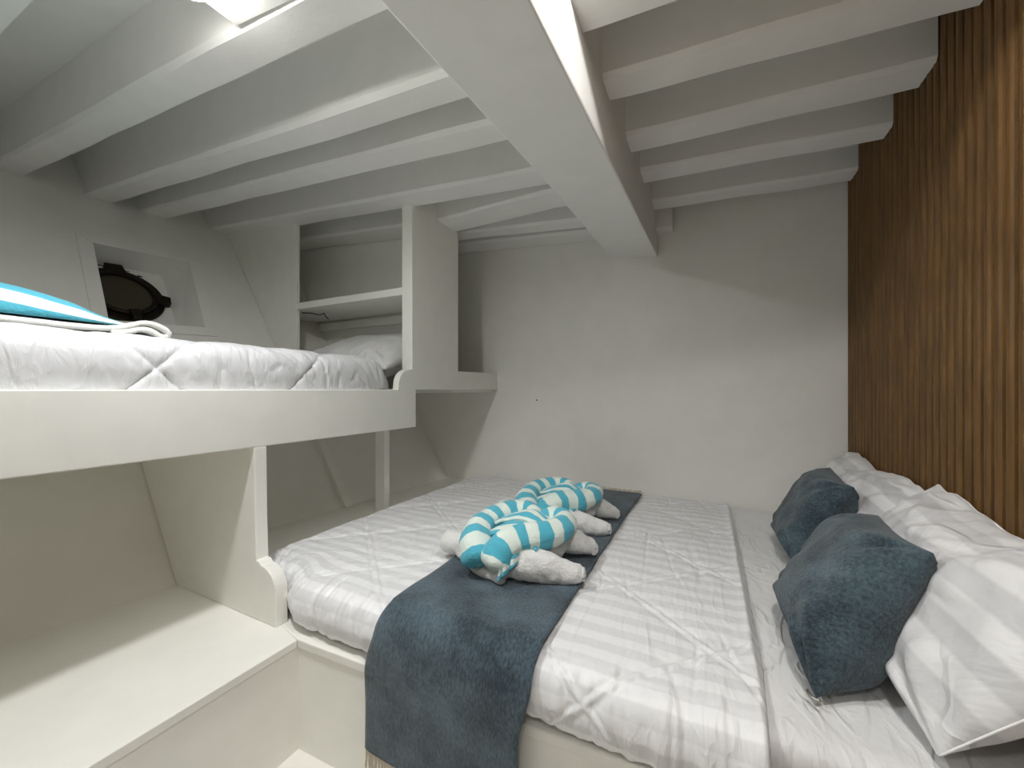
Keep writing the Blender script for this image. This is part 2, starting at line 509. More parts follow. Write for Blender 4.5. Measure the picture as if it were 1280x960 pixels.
for k, (a0, a1, az, b0, b1, bz) in enumerate(RB):
    bm = bmesh.new(); sec = []
    NX = 14
    for i in range(NX + 1):
        t = i / NX
        x = XR_ - 0.03 + t * (XS - 0.0145 - XR_ + 0.03)
        L_ = lambda p, q: p + (q - p) * t
        wv = lambda s: 0.004 * noise.noise(Vector((x * 4.1, k * 5.3 + s, 9)))
        y0, y1, zz = L_(a0, b0) + wv(0), L_(a1, b1) + wv(1), L_(az, bz) + wv(2)
        top = 2.26 if k > 4 else 2.10
        c = 0.010
        ring = [(x, y0, top), (x, y0, zz + c * 1.3), (x, y0 + c, zz), (x, y1 - c * .4, zz), (x, y1, zz + c * .5), (x, y1, top)]
        sec.append([bm.verts.new(p) for p in ring])
    for i in range(NX):
        for j in range(6):
            j2 = (j + 1) % 6
            bm.faces.new((sec[i][j], sec[i][j2], sec[i + 1][j2], sec[i + 1][j]))
    bm.faces.new(sec[0]); bm.faces.new(sec[-1][::-1])
    o = recenter(bm_obj('ceiling_beam', bm, M_BEAM))
    tag(o, RBL.get(k, 'white deck beam on the slatted wall side behind the viewer'), 'beam', 'deck beams on the slatted wall side', 'structure')
# little corbel block between the last right-hand beam and the main beam
bm = bmesh.new(); add_box(bm, XR_ - 0.01, -0.165, 2.20, YB, 1.86, 2.0)
tag(recenter(bm_obj('trim_2', bm, M_BEAM, bevel=0.006)), 'small white corbel block under the last beam beside the main beam', 'trim', kind='structure')

# lamp board between two beams on the hull side
bm = bmesh.new()
zb = lambda x: 1.815 + 0.078 * (-0.582 - x)
add_hexa(bm, [(-0.965, 0.29, zb(-0.965)), (XL_, 0.29, zb(XL_)), (XL_, 0.545, zb(XL_)), (-0.965, 0.525, zb(-0.965)),
              (-0.965, 0.29, zb(-0.965) + .02), (XL_, 0.29, zb(XL_) + .02), (XL_, 0.545, zb(XL_) + .02), (-0.965, 0.525, zb(-0.965) + .02)])
tag(recenter(bm_obj('ceiling_board', bm, M_CEIL)), 'flat white board closing the gap between two beams, carrying the lamp', 'board')

def ceiling_lamp(x, y, z, r, power, label, color, size=0.10):
    root = empty('ceiling_lamp', (x, y, z), label, 'lamp')
    for nm, r0, z0, z1, mt in (('base', r, z - 0.012, z, M_LAMPBODY), ('diffuser', r * 0.90, z - 0.032, z - 0.011, M_DIFF)):
        bm = bmesh.new()
        ring = [(x + r0 * math.cos(2 * math.pi * a / 40), y + r0 * math.sin(2 * math.pi * a / 40)) for a in range(40)]
        add_prism(bm, [(p, q, z0) for p, q in ring], [(p, q, z1) for p, q in ring])
        bm_obj(nm, bm, mt, root, bevel=0.004)
    ld = bpy.data.lights.new('lamp_light', 'AREA')
    ld.shape = 'DISK'; ld.size = size; ld.energy = power; ld.color = color
    lo_ = bpy.data.objects.new('lamp_light', ld)
    lo_.location = (x, y, z - 0.036)
    COL.objects.link(lo_)
    lo_.parent = root
    lo_.matrix_parent_inverse = Matrix.Translation(root.location).inverted()
    return root
ceiling_lamp(-0.90, 0.390, zb(-0.90), 0.065, LAMP_LEFT_W, 'round white ceiling lamp glowing on the board at the top left edge', LAMP_LEFT_COLOR)
ceiling_lamp(0.12, 0.53, 2.004, 0.065, LAMP_RIGHT_W, 'round white ceiling lamp between the beams on the slatted wall side', LAMP_RIGHT_COLOR)
ceiling_lamp(0.14, -0.50, 1.972, 0.065, REAR_FILL_W, 'added fill lamp, unseen behind the viewer on the slatted wall side', LAMP_RIGHT_COLOR)  # unseen fixture added behind the camera as fill light

# ------------------------------------------------------------------ porthole and its frame
bm = bmesh.new()
oTL, oTR, oBR, oBL = (0.735, 1.752), (1.222, 1.768), (1.166, 1.293), (0.705, 1.272)
def fv(p, off): return (hull(*p) + off, p[0], p[1])
for a, b2, c, d in ((oTL, oTR, TR, TL), (oTR, oBR, BR, TR), (oBR, oBL, BL, BR), (oBL, oTL, TL, BL)):
    add_hexa(bm, [fv(a, -.002), fv(b2, -.002), fv(c, -.002), fv(d, -.002), fv(a, .010), fv(b2, .010), fv(c, .010), fv(d, .010)])
tag(bm_obj('trim_1', bm, M_WALL, bevel=0.003), 'flat white frame around the porthole niche', 'frame', kind='structure')

# porthole: ring, glass, hinge and dog lugs
HN = Vector((1, -0.08, 0.648)).normalized()              # inward normal of the hull
HU = Vector((0, 1, 0)); HU = (HU - HN * HU.dot(HN)).normalized()
HV = HN.cross(HU)
if HV.z < 0: HV = -HV
PC = Vector((hull(0.885, 1.475) - ND, 0.885, 1.475)) + HN * 0.004
port = empty('porthole', PC, 'dark bronze round porthole with a dirty glass, deep in the niche above the bunk', 'porthole')
def disc_ring(r0, r1, d0, d1, seg=64):
    bm = bmesh.new()
    V = []
    for a in range(seg):
        c, s = math.cos(2 * math.pi * a / seg), math.sin(2 * math.pi * a / seg)
        e = HU * c + HV * s
        V.append([bm.verts.new(PC + e * r + HN * d) for r, d in ((r0, d0), (r1, d0), (r1, d1), (r0, d1))])
    for a in range(seg):
        b2 = (a + 1) % seg
        for q in range(4):
            q2 = (q + 1) % 4
            bm.faces.new((V[a][q], V[a][q2], V[b2][q2], V[b2][q]))
    return bm
bm_obj('flange', disc_ring(0.118, 0.165, 0.0, 0.012), M_BRONZE, port, bevel=0.004)
bm_obj('rim', disc_ring(0.112, 0.132, 0.008, 0.034), M_BRONZE, port, bevel=0.005)
bm = bmesh.new()
add_prism(bm, [PC + (HU * math.cos(t) + HV * math.sin(t)) * 0.114 + HN * 0.012 for t in [2 * math.pi * a / 48 for a in range(48)]],
          [PC + (HU * math.cos(t) + HV * math.sin(t)) * 0.114 + HN * 0.018 for t in [2 * math.pi * a / 48 for a in range(48)]])
bm_obj('glass', bm, M_GLASS, port)
def lug(name, ang, wdt, r0, r1, h):
    t = math.radians(ang)
    e = HU * math.cos(t) + HV * math.sin(t); s = HN.cross(e)
    bm = bmesh.new()
    add_hexa(bm, [PC + e * r0 - s * wdt + HN * .004, PC + e * r1 - s * wdt * .8 + HN * .004, PC + e * r1 + s * wdt * .8 + HN * .004, PC + e * r0 + s * wdt + HN * .004,
                  PC + e * r0 - s * wdt + HN * h, PC + e * r1 - s * wdt * .8 + HN * h, PC + e * r1 + s * wdt * .8 + HN * h, PC + e * r0 + s * wdt + HN * h])
    bm_obj(name, bm, M_BRONZE, port, bevel=0.004)
lug('hinge', 92, 0.042, 0.120, 0.178, 0.035)
lug('dog_lug', -8, 0.028, 0.120, 0.182, 0.040)
lug('dog_lug', -82, 0.022, 0.112, 0.160, 0.044)
lug('dog_lug', 188, 0.028, 0.120, 0.182, 0.040)

# rough, worn paint line above the porthole
for (y, z, wd, hh) in ((0.84, 1.662, 0.05, 0.004), (0.93, 1.655, 0.03, 0.003), (0.985, 1.640, 0.02, 0.005), (0.80, 1.652, 0.02, 0.005)):
    p = lambda yy, zz, o: (hull(yy, zz) - ND + o, yy, zz)
    z -= 0.030
    bm = bmesh.new()
    add_hexa(bm, [p(y - wd / 2, z - hh, .001), p(y + wd / 2, z - hh * .5, .001), p(y + wd / 2, z + hh * .6, .001), p(y - wd / 2, z + hh, .001),
                  p(y - wd / 2, z - hh, .003), p(y + wd / 2, z - hh * .5, .003), p(y + wd / 2, z + hh * .6, .003), p(y - wd / 2, z + hh, .003)])
    bm_obj('sealant', bm, M_BLACK, port)

# ------------------------------------------------------------------ bench and bed platform
ZB = 0.313
bench = empty('bench', (-1.35, -0.3, 0.0), 'long white built-in bench under the bunk, in the lower left corner', 'bench')
bm = bmesh.new()
seat_ring = [(-1.03, YF), (-1.03, 0.72), (-1.137, 0.745), (hull(0.745, ZB) + 0.004, 0.745), (hull(YF, ZB) + 0.004, YF)]
add_prism(bm, [(x, y, ZB - 0.022) for x, y in seat_ring], [(x, y, ZB) for x, y in seat_ring])
bm_obj('seat_board', bm, M_PAINT, bench, bevel=0.002)
bm = bmesh.new(); add_box(bm, -1.055, -1.035, YF, 0.735, 0.0, ZB - 0.022)
bm_obj('front_panel', bm, M_PAINT, bench)

bed = empty('bed_platform', (-0.35, 1.5, 0.0), 'white built-in platform carrying the double bed', 'bed')
def yfr(x): return 0.722 + 0.042 * (x + 1.029)      # the front edge runs slightly askew
bm = bmesh.new()
ring = [(-1.137, 0.745), (-1.03, yfr(-1.03)), (XS - 0.02, yfr(XS - 0.02)), (XS - 0.02, YB - .005), (hull(YB, ZB) + .03, YB - .005), (hull(0.77, ZB) + .01, 0.77)]
add_prism(bm, [(x, y, ZB - 0.024) for x, y in ring], [(x, y, ZB) for x, y in ring])
bm_obj('deck_board', bm, M_PAINT, bed, bevel=0.003)
bm = bmesh.new()
add_hexa(bm, [(-1.04, yfr(-1.04) + .006, 0), (XS - .02, yfr(XS) + .006, 0), (XS - .02, yfr(XS) + .03, 0), (-1.04, yfr(-1.04) + .03, 0),
              (-1.04, yfr(-1.04) + .006, ZB - .024), (XS - .02, yfr(XS) + .006, ZB - .024), (XS - .02, yfr(XS) + .03, ZB - .024), (-1.04, yfr(-1.04) + .03, ZB - .024)])
bm_obj('front_panel', bm, M_PAINT, bed)
bm = bmesh.new()
ring = [(-1.405, 0.767), (-1.405, YB - .004), (hull(YB, .40) + .002, YB - .004), (hull(0.767, .40) + .002, 0.767)]
add_prism(bm, [(x, y, ZB) for x, y in ring], [(x, y, 0.40) for x, y in ring])
bm_obj('side_ledge', bm, M_PAINT, bed, bevel=0.003)

# ------------------------------------------------------------------ upper bunk
bunk = empty('bunk', (-1.6, 0.2, 0.85), 'white built-in upper bunk with a deep side rail, over the bench', 'bunk')
XB = -1.242
bm = bmesh.new()
prof = [(YF, .837), (1.473, .837), (1.473, 1.014), (YB - .002, 1.014), (YB - .002, 1.122), (1.47, 1.110), (1.444, 1.110)]
for a in range(1, 9):
    t = math.pi / 2 * a / 8
    prof.append((1.430 - 0.075 * math.sin(t), 1.036 + 0.072 * math.cos(t)))
prof += [(1.352, 1.014), (YF, 1.014)]
add_prism(bm, [(XB, y, z) for y, z in prof], [(XB - .034, y, z) for y, z in prof])
bm_obj('side_rail', bm, M_PAINT, bunk, bevel=0.003)
bm = bmesh.new()
ring = [(XB - .03, YF), (XB - .03, 1.46), (hull(1.46, .87) + .004, 1.46), (hull(YF, .87) + .004, YF)]
add_prism(bm, [(x, y, .862) for x, y in ring], [(x, y, .882) for x, y in ring])
bm_obj('base_board', bm, M_PAINT, bunk)
# divider panel with a scrolled foot
prof = [(hull(.745, .835) + .003, .845), (XB - .034, .845), (XB - .034, .837), (XB, .837), (XB + .004, .62), (XB + .010, .493), (XB + .022, .492)]
for a in range(0, 10):
    t = math.pi / 2 * a / 9
    prof.append((XB + .034 + 0.070 * math.sin(t), .410 + .072 * math.cos(t)))
prof += [(-1.139, .36), (-1.138, ZB), (hull(.745, ZB) + .005, ZB)]
bm = bmesh.new()
add_prism(bm, [(x, .728, z) for x, z in prof], [(x, .766, z) for x, z in prof])
bm_obj('divider_panel', bm, M_PAINT, bunk, bevel=0.003)
bm = bmesh.new(); add_box(bm, -1.497, -1.437, 1.467, 1.503, .40, .862)
bm_obj('post', bm, M_PAINT, bunk, bevel=0.002)
# rib on the hull below the bunk
bm = bmesh.new()
h0, h1 = (.404, .862)
add_hexa(bm, [(hull(1.445, h0), 1.445, h0), (hull(1.445, h0) + .034, 1.445, h0), (hull(1.485, h0) + .034, 1.485, h0), (hull(1.485, h0), 1.485, h0),
              (hull(1.445, h1), 1.445, h1), (hull(1.445, h1) + .034, 1.445, h1), (hull(1.485, h1) + .034, 1.485, h1), (hull(1.485, h1), 1.485, h1)])
tag(recenter(bm_obj('hull_rib', bm, M_PAINT, bevel=0.002)), 'slanting white batten on the hull behind the bed, under the bunk', 'batten')

# ------------------------------------------------------------------ open shelf unit at the head of the bunk
unit = empty('shelf_unit', (-1.6, 1.65, 1.014), 'white open shelf unit with two compartments at the head of the bunk', 'shelf')
bm = bmesh.new(); add_box(bm, -1.305, XB - .001, 1.446, 1.828, 1.014, 2.10)
bm_obj('partition', bm, M_PAINT, unit, bevel=0.003)
bm = bmesh.new()
ring = [(-1.305, 1.448), (-1.305, 1.808), (hull(1.808, 1.49) + .003, 1.808), (hull(1.474, 1.49) + .003, 1.474), (-2.079, 1.474), (-2.079, 1.448)]
add_prism(bm, [(x, y, 1.466) for x, y in ring], [(x, y, 1.502) for x, y in ring])
bm_obj('shelf', bm, M_PAINT, unit, bevel=0.002)
bm = bmesh.new()
prof = [(-2.08, 1.0), (-2.08, 2.10), (hull(1.45, 2.10) + .004, 2.10), (hull(1.45, 1.0) + .004, 1.0)]
add_prism(bm, [(x, 1.446, z) for x, z in prof], [(x, 1.470, z) for x, z in prof])
bm_obj('side_panel', bm, M_PAINT, unit, bevel=0.002)
bm = bmesh.new()
ring = [(XB - .034, 1.474), (XB - .034, YB - .004), (hull(YB, .99) + .004, YB - .004), (hull(1.474, .99) + .004, 1.474)]
add_prism(bm, [(x, y, .996) for x, y in ring], [(x, y, 1.016) for x, y in ring])
bm_obj('base_board', bm, M_PAINT, unit)
bm = bmesh.new()
prof = [(-1.306, 1.017), (-1.306, 2.12), (hull(1.82, 2.12) + .004, 2.12), (hull(1.82, 1.017) + .004, 1.017)]
add_prism(bm, [(x, 1.812, z) for x, z in prof], [(x, 1.826, z) for x, z in prof])
bm_obj('back_panel', bm, M_WALL, unit)
bm = bmesh.new()
add_box(bm, hull(1.80, 1.43) + .01, -1.306, 1.785, 1.809, 1.405, 1.452)
bm_obj('cleat', bm, M_PAINT, unit, bevel=0.002)
# thin black tube drawn in for the edge shadow under the shelf
me = tube_mesh('shadow_line', [(-2.075, 1.475, 1.452), (-2.02, 1.50, 1.448), (-1.98, 1.52, 1.440), (-1.955, 1.53, 1.447), (-1.945, 1.53, 1.432), (-1.92, 1.535, 1.412)], lambda f: 0.003, 30, 8)
tag(recenter(link('shadow_line', me, M_BLACK, smooth=True)), 'thin dark line for the edge shadow under the shelf above the bunk pillow', 'shadow_line')

# nail in the far bulkhead
me = tube_mesh('nail', [(-0.962, YB - .006, .948), (-0.962, YB - .003, .948), (-0.962, YB + .004, .948)], lambda f: 0.0045, 6, 10)
tag(recenter(link('nail', me, M_BLACK)), 'small black nail head in the far white bulkhead', 'nail')

# ------------------------------------------------------------------ bedding on the double bed
def sm(a, b, x):
    t = max(0.0, min(1.0, (x - a) / (b - a)))
    return t * t * (3 - 2 * t)

# mattress with fitted sheet
def mattress(name, x0, x1, y0, y1, z0, z1, r, mat, wr=0.004, nx=110, ny=100, seed=0.0, wdir=(1, 1)):
    cx, cy, cz = (x0 + x1) / 2, (y0 + y1) / 2, (z0 + z1) / 2
    bm = bmesh.new()
    bmesh.ops.create_cube(bm, size=2.0)
    bmesh.ops.subdivide_edges(bm, edges=bm.edges[:], cuts=60, use_grid_fill=True)
    hx, hy, hz = (x1 - x0) / 2, (y1 - y0) / 2, (z1 - z0) / 2
    for v in bm.verts:
        p = Vector((v.co.x * hx, v.co.y * hy, v.co.z * hz))
        q = Vector((max(-hx + r, min(hx - r, p.x)), max(-hy + r, min(hy - r, p.y)), max(-hz + r, min(hz - r, p.z))))
        d = p - q
        if d.length > 1e-9:
            p = q + d.normalized() * min(r, d.length * 1.0 if d.length < r else r)
        p += Vector((cx, cy, cz))
        nrm = d.normalized() if d.length > 1e-9 else Vector((0, 0, 1))
        f = fbm((p.x * 9 * wdir[0] + seed, p.y * 9 * wdir[1], p.z * 9), 3)
        v.co = p + nrm * (f * wr)
    return bm
sheet = tag(recenter(bm_obj('mattress', mattress('m', -1.385, XS - .016, 0.785, YB - .012, ZB, 0.428, 0.035, M_SHEET, 0.005, wdir=(2.0, .8)), M_SHEET, smooth=True)),
            'double mattress in a white fitted sheet, bare between the quilt and the pillows', 'mattress')

# quilt: a cross-section along y swept along x
QP = [(0.0, .790, .322), (0.0, .758, .330), (0.0, .742, .355), (0.0, .738, .39), (0.0, .752, .424), (0.0, .788, .444), (0.0, .84, .451), (0.0, 1.2, .453),
      (0.0, 1.7, .452), (0.0, 2.12, .449), (0.0, 2.21, .443), (0.0, 2.252, .432), (0.0, 2.270, .415)]
QX0, QX1 = -1.402, 0.105
NQX, NQY = 400, 460
QC, QLEN = catmull(QP, NQY)
QN = []
for i in range(NQY):
    t = (QC[min(i + 1, NQY - 1)] - QC[max(i - 1, 0)]).normalized()
    QN.append(Vector((0, -t.z, t.y)))
def arc_of(y):           # arc length counted from the front top edge so that s == y on the flat top
    return y
QS = [0.0] * NQY
for i in range(1, NQY): QS[i] = QS[i - 1] + (QC[i] - QC[i - 1]).length
ref = next(i for i in range(NQY) if QC[i].y > 1.2 and QC[i].z > .44)
QS = [s - QS[ref] + QC[ref].y for s in QS]
def quilt_disp(x, s):
    u = (s - 0.94 * x - 1.364) / 0.44
    v = (s + 0.85 * x - 0.9525) / 0.415
    du = abs(u - round(u)) * 0.44 / 1.37
    dv = abs(v - round(v)) * 0.415 / 1.31
    d = min(du, dv)
    puff = 0.0065 * (1 - math.exp(-d / 0.030)) + 0.0042 * math.exp(-(d / 0.0050) ** 2) - 0.0022 * math.exp(-((d - .011) / 0.006) ** 2)
    # puckers across the seams
    puck = 0.0022 * math.exp(-d / 0.05) * noise.noise(Vector((x * 42, s * 42, 1.0)))
    return puff + puck
def quilt_pt(x, i, extra=True):
    p = QC[i].copy(); p.x = x
    n = QN[i]; s = QS[i]
    lf = sm(0.0, 0.06, x - QX0)                      # rounded left edge
    p.z -= (1 - lf) ** 1.5 * 0.042 * sm(.36, .44, p.z)
    p.y += .045 * (1 - sm(-1.19, -1.06, x)) * (1 - sm(.80, .98, s))
    rt = sm(0.0, 0.022, QX1 - x)                     # hem on the pillow side
    d = 0.0
    if extra:
        d += quilt_disp(x, s)
        fr = 1 - sm(.74, .90, s)
        cn = noise.noise(Vector((x * 13 + s * 2.5, s * 2.2, 11.0)))
        cm = sm(-.1, .25, noise.noise(Vector((x * 4, s * 4, 21.0))) + .3 * fr)
        d -= 0.0045 * cm * math.exp(-(cn / 0.07) ** 2)
        d += fr * 0.0042 * noise.noise(Vector((x * 36, s * 3.0, 5.0))) + fr * .003 * noise.noise(Vector((x * 80, s * 5, 7)))
        d += 0.0030 * fbm((x * 5, s * 6, 2.0), 2) + 0.0013 * noise.noise(Vector((x * 44 + s * 6, s * 5, 8.0)))
        d += 0.0022 * sm(-.55, -.85, x) * noise.noise(Vector((x * 9 + s * 9, s * 40 - x * 15, 8.0)))
        d += 0.006 * math.exp(-((QX1 - 0.018 - x) / 0.012) ** 2)
        d *= lf * (.25 + .75 * rt)
    q = p + n * d
    if rt < 1: q.z -= (1 - rt) * 0.024 * (1 if q.z > .40 else 0)
    return q
def qfn(i, j):
    x = QX0 + (QX1 - QX0) * i / (NQX - 1)
    wav = 0.010 * noise.noise(Vector((QS[j] * 2.2, 3, 0))) + 0.012 * sm(1.1, .7, QS[j]) * -1
    x += wav * sm(-.1, QX1, x)
    return quilt_pt(x, j)
me = grid_mesh('quilt', NQX, NQY, qfn, lambda i, j: (i / (NQX - 1) * (QX1 - QX0), QS[j]))
quilt = link('quilt', me, M_QUILT, smooth=True)
so = quilt.modifiers.new('thickness', 'SOLIDIFY'); so.thickness = 0.010; so.offset = -1
tag(recenter(quilt), 'white diamond-quilted satin striped quilt spread over the double bed', 'quilt')

# bed runner with fringes
RX0, RX1 = -0.738, -0.318
run = empty('bed_runner', (-0.53, 1.4, .46), 'blue-grey chenille runner with ecru fringes laid across the double bed', 'bed runner')
bot = 0.118
pts = [(0, .714, bot), (0, .7135, .18), (0, .713, .26), (0, .7125, .34), (0, .7155, .395), (0, .731, .436), (0, .775, .462), (0, .84, .470), (0, 1.2, .472), (0, 1.7, .471), (0, 2.05, .468), (0, 2.165, .464)]
NRY = 220
RC, RL = catmull(pts, NRY)
RN = []
for i in range(NRY):
    t = (RC[min(i + 1, NRY - 1)] - RC[max(i - 1, 0)]).normalized()
    RN.append(Vector((0, -t.z, t.y)))
def rfn(i, j):
    f = i / 47
    x = RX0 + (RX1 - RX0) * f
    p = RC[j].copy(); p.x = x
    hang = 1 - sm(.30, .42, p.z)
    if p.y > .9: hang = 0
    p.x += -0.030 * (1 - f) * hang - 0.022 * f * hang + .004 * noise.noise(Vector((j * .05, f * 2, 0)))
    p.x += 0.004 * sm(1.6, 2.2, p.y)
    d = 0.003 * fbm((x * 6, j * .05, 4.0), 2) + hang * 0.010 * noise.noise(Vector((x * 6, p.z * 2, 1)))
    edge = math.exp(-min(f, 1 - f) / 0.02)
    return p + RN[j] * (d - .003 * edge)
me = grid_mesh('cloth', 48, NRY, rfn)
o = link('cloth', me, M_DENIM, run, smooth=True)
so = o.modifiers.new('thickness', 'SOLIDIFY'); so.thickness = 0.006; so.offset = 0
def fringe(base_fn, dir_fn, n):
    bm = bmesh.new()
    for k in range(n):
        f = (k + .5) / n
        a = base_fn(f); L_ = 0.055 + random.uniform(-.006, .006)
        d = dir_fn(f)
        s = Vector((1, 0, 0)) * 0.0021
        u = d.cross(Vector((1, 0, 0))).normalized() * 0.0021
        prev = None
        for q in range(4):
            t = q / 3
            c = a + d * (L_ * t) + Vector((random.uniform(-.002, .002), random.uniform(-.002, .002), 0)) * t
            ring = [bm.verts.new(c + s), bm.verts.new(c + u), bm.verts.new(c - s), bm.verts.new(c - u)]
            if prev:
                for z in range(4):
                    bm.faces.new((prev[z], prev[(z + 1) % 4], ring[(z + 1) % 4], ring[z]))
            else:
                bm.faces.new(ring)
            prev = ring
        bm.faces.new(prev[::-1])
    return bm
fo = bm_obj('fringe', fringe(lambda f: Vector(rfn(f * 47, 0)) + Vector((0, 0, .004)), lambda f: Vector((random.uniform(-.06, .06), random.uniform(-.03, .03), -1)), 95), M_FRINGE, run)
tag(fo, 'ecru fringe', kind='stuff')
fo = bm_obj('fringe', fringe(lambda f: Vector(rfn(f * 47, NRY - 1)) + Vector((0, -.004, 0)), lambda f: Vector((random.uniform(-.15, .15), 1, random.uniform(-.03, .06))), 95), M_FRINGE, run)
tag(fo, 'ecru fringe', kind='stuff')

# ------------------------------------------------------------------ pillows and cushions
def cushion_mesh(name, A, B, C, D, T, n=44, pinch=0.06, power=2.4, wr=0.006, seed=0.0, sag=0.0, uvs=(1, 1), slouch=None, fold=0.0, ridge=0.0):
    """A,B,C,D corners (u along AB, v along AD); closed pillow of thickness T."""
    A, B, C, D = map(Vector, (A, B, C, D))
    nrm = (B - A).cross(D - A).normalized()
    size = ((B - A).length + (D - A).length) / 2
    def pt(u, v, side):
        # pull the middles of the edges inwards so that the corners point out
        a, b = 2 * u - 1, 2 * v - 1
        a2 = a * (1 - pinch * (1 - b * b) * abs(a) ** 2)
        b2 = b * (1 - pinch * (1 - a * a) * abs(b) ** 2)
        uu, vv = (a2 + 1) / 2, (b2 + 1) / 2
        p = A * (1 - uu) * (1 - vv) + B * uu * (1 - vv) + C * uu * vv + D * (1 - uu) * vv
        h = (max(0, 1 - abs(a) ** power) * max(0, 1 - abs(b) ** power)) ** 0.5
        t = T / 2 * h
        w = fbm((p.x * 7 + seed, p.y * 7 + side, p.z * 7), 3) * wr
        # creases fanning in from the corners
        ca = math.atan2(1 - abs(b), 1 - abs(a) + 1e-6)
        cr = math.hypot(1 - abs(a), 1 - abs(b))
        if ridge: w += ridge * (1 - abs(noise.noise(Vector((p.y * 5 + seed + p.z * 7, p.z * 9 - p.y * 3, side))) * 2.2)) ** 3 * .5
        w += fold * math.exp(-((cr - .35) / .28) ** 2) * math.sin(ca * 9 + seed + side * 2 + (a > 0) * 2 + (b > 0))
        p = p + nrm * (side * t + w * min(1, h * 1.4))
        if slouch: p = p + Vector((0, 0, slouch)) * sm(.45, 1, v) * (noise.noise(Vector((u * 3.3 + seed, 4.2, 0))) * 1.4 - .5 + .5 * noise.noise(Vector((u * 11 + seed, 1.1, 0))))
        return p
    vs, fs, uv = [], [], []
    idx = {}
    for side in (1, -1):
        for j in range(n + 1):
            for i in range(n + 1):
                border = i in (0, n) or j in (0, n)
                if side == -1 and border:
                    idx[(side, i, j)] = idx[(1, i, j)]
                else:
                    # denser towards the rim
                    u = 0.5 - 0.5 * math.cos(math.pi * i / n); v = 0.5 - 0.5 * math.cos(math.pi * j / n)
                    idx[(side, i, j)] = len(vs)
                    vs.append(tuple(pt(u, v, side))); uv.append((u * uvs[0], v * uvs[1]))
        for j in range(n):
            for i in range(n):
                q = [idx[(side, i, j)], idx[(side, i + 1, j)], idx[(side, i + 1, j + 1)], idx[(side, i, j + 1)]]
                fs.append(tuple(q if side == 1 else q[::-1]))
    ring_ = [(i, 0) for i in range(n)] + [(n, j) for j in range(n)] + [(i, n) for i in range(n, 0, -1)] + [(0, j) for j in range(n, -1, -1)]
    cushion_mesh.rim = [vs[idx[(1, i, j)]] for i, j in ring_][::3]
    me = bpy.data.meshes.new(name)
    me.from_pydata(vs, [], fs)
    l = me.uv_layers.new(name='uv')
    for lp in me.loops:
        l.data[lp.index].uv = uv[lp.vertex_index]
    me.update()
    return me

# two sleeping pillows against the slatted wall
def pillow(label, A, B, C, D, T, seed, uvs):
    A, B, C, D = map(Vector, (A, B, C, D))
    root = empty('pillow', (A + B) / 2, label, 'pillow', 'striped pillows on the double bed')
    me = cushion_mesh('pillowcase', A, B, C, D, T, 90, 0.03, 2.3, 0.022, seed, uvs=uvs, fold=0.013, ridge=0.012, slouch=0.032)
    link('pillowcase', me, M_PILLOW, root, smooth=True)
    # welted seam round the pillow
    rim = cushion_mesh.rim
    me = tube_mesh('piping', rim, lambda f: 0.0018, 300, 8)
    link('piping', me, M_SEAM, root, smooth=True)
    return root
pillow('white striped pillow leaning on the slatted wall in the far corner', (.340, 1.50, .450), (.345, 2.20, .446), (.552, 2.225, .760), (.552, 1.46, .752), 0.13, 1.3, (.70, .42))
pillow('white striped pillow nearest the viewer, behind the larger looking blue cushion', (.318, .835, .450), (.322, 1.43, .450), (.552, 1.455, .762), (.552, .75, .745), 0.185, 5.1, (.66, .42))

def cushion(label, A, B, C, D, T, seed):
    root = empty('cushion', (Vector(A) + Vector(B)) / 2, label, 'cushion', 'blue cushions on the double bed')
    me = cushion_mesh('cover', A, B, C, D, T, 60, 0.065, 3.0, 0.014, seed, fold=0.012, ridge=0.006)
    cv = link('cover', me, M_CUSHION, root, smooth=True)
    a = Vector(A)
    me = tube_mesh('zip_pull', [a + Vector((-.012, .010, .006)), a + Vector((-.010, .0, .004)), a + Vector((-.004, -.008, .003)), a + Vector((.006, -.012, .004))], lambda f: 0.0032, 14, 8)
    zp = link('zip_pull', me, M_STEEL, root, smooth=True)
    tag(zp, 'small metal zip pull')
    return root
cushion('larger looking blue-grey chenille cushion leaning on the near pillow', (.178, .900, .445), (.180, 1.310, .447), (.402, 1.360, .682), (.368, .985, .716), 0.18, 2.0)
cushion('dark blue-grey chenille cushion leaning on the far corner pillow', (.250, 1.520, .448), (.235, 1.870, .450), (.420, 1.90, .715), (.400, 1.55, .715), 0.15, 8.0)

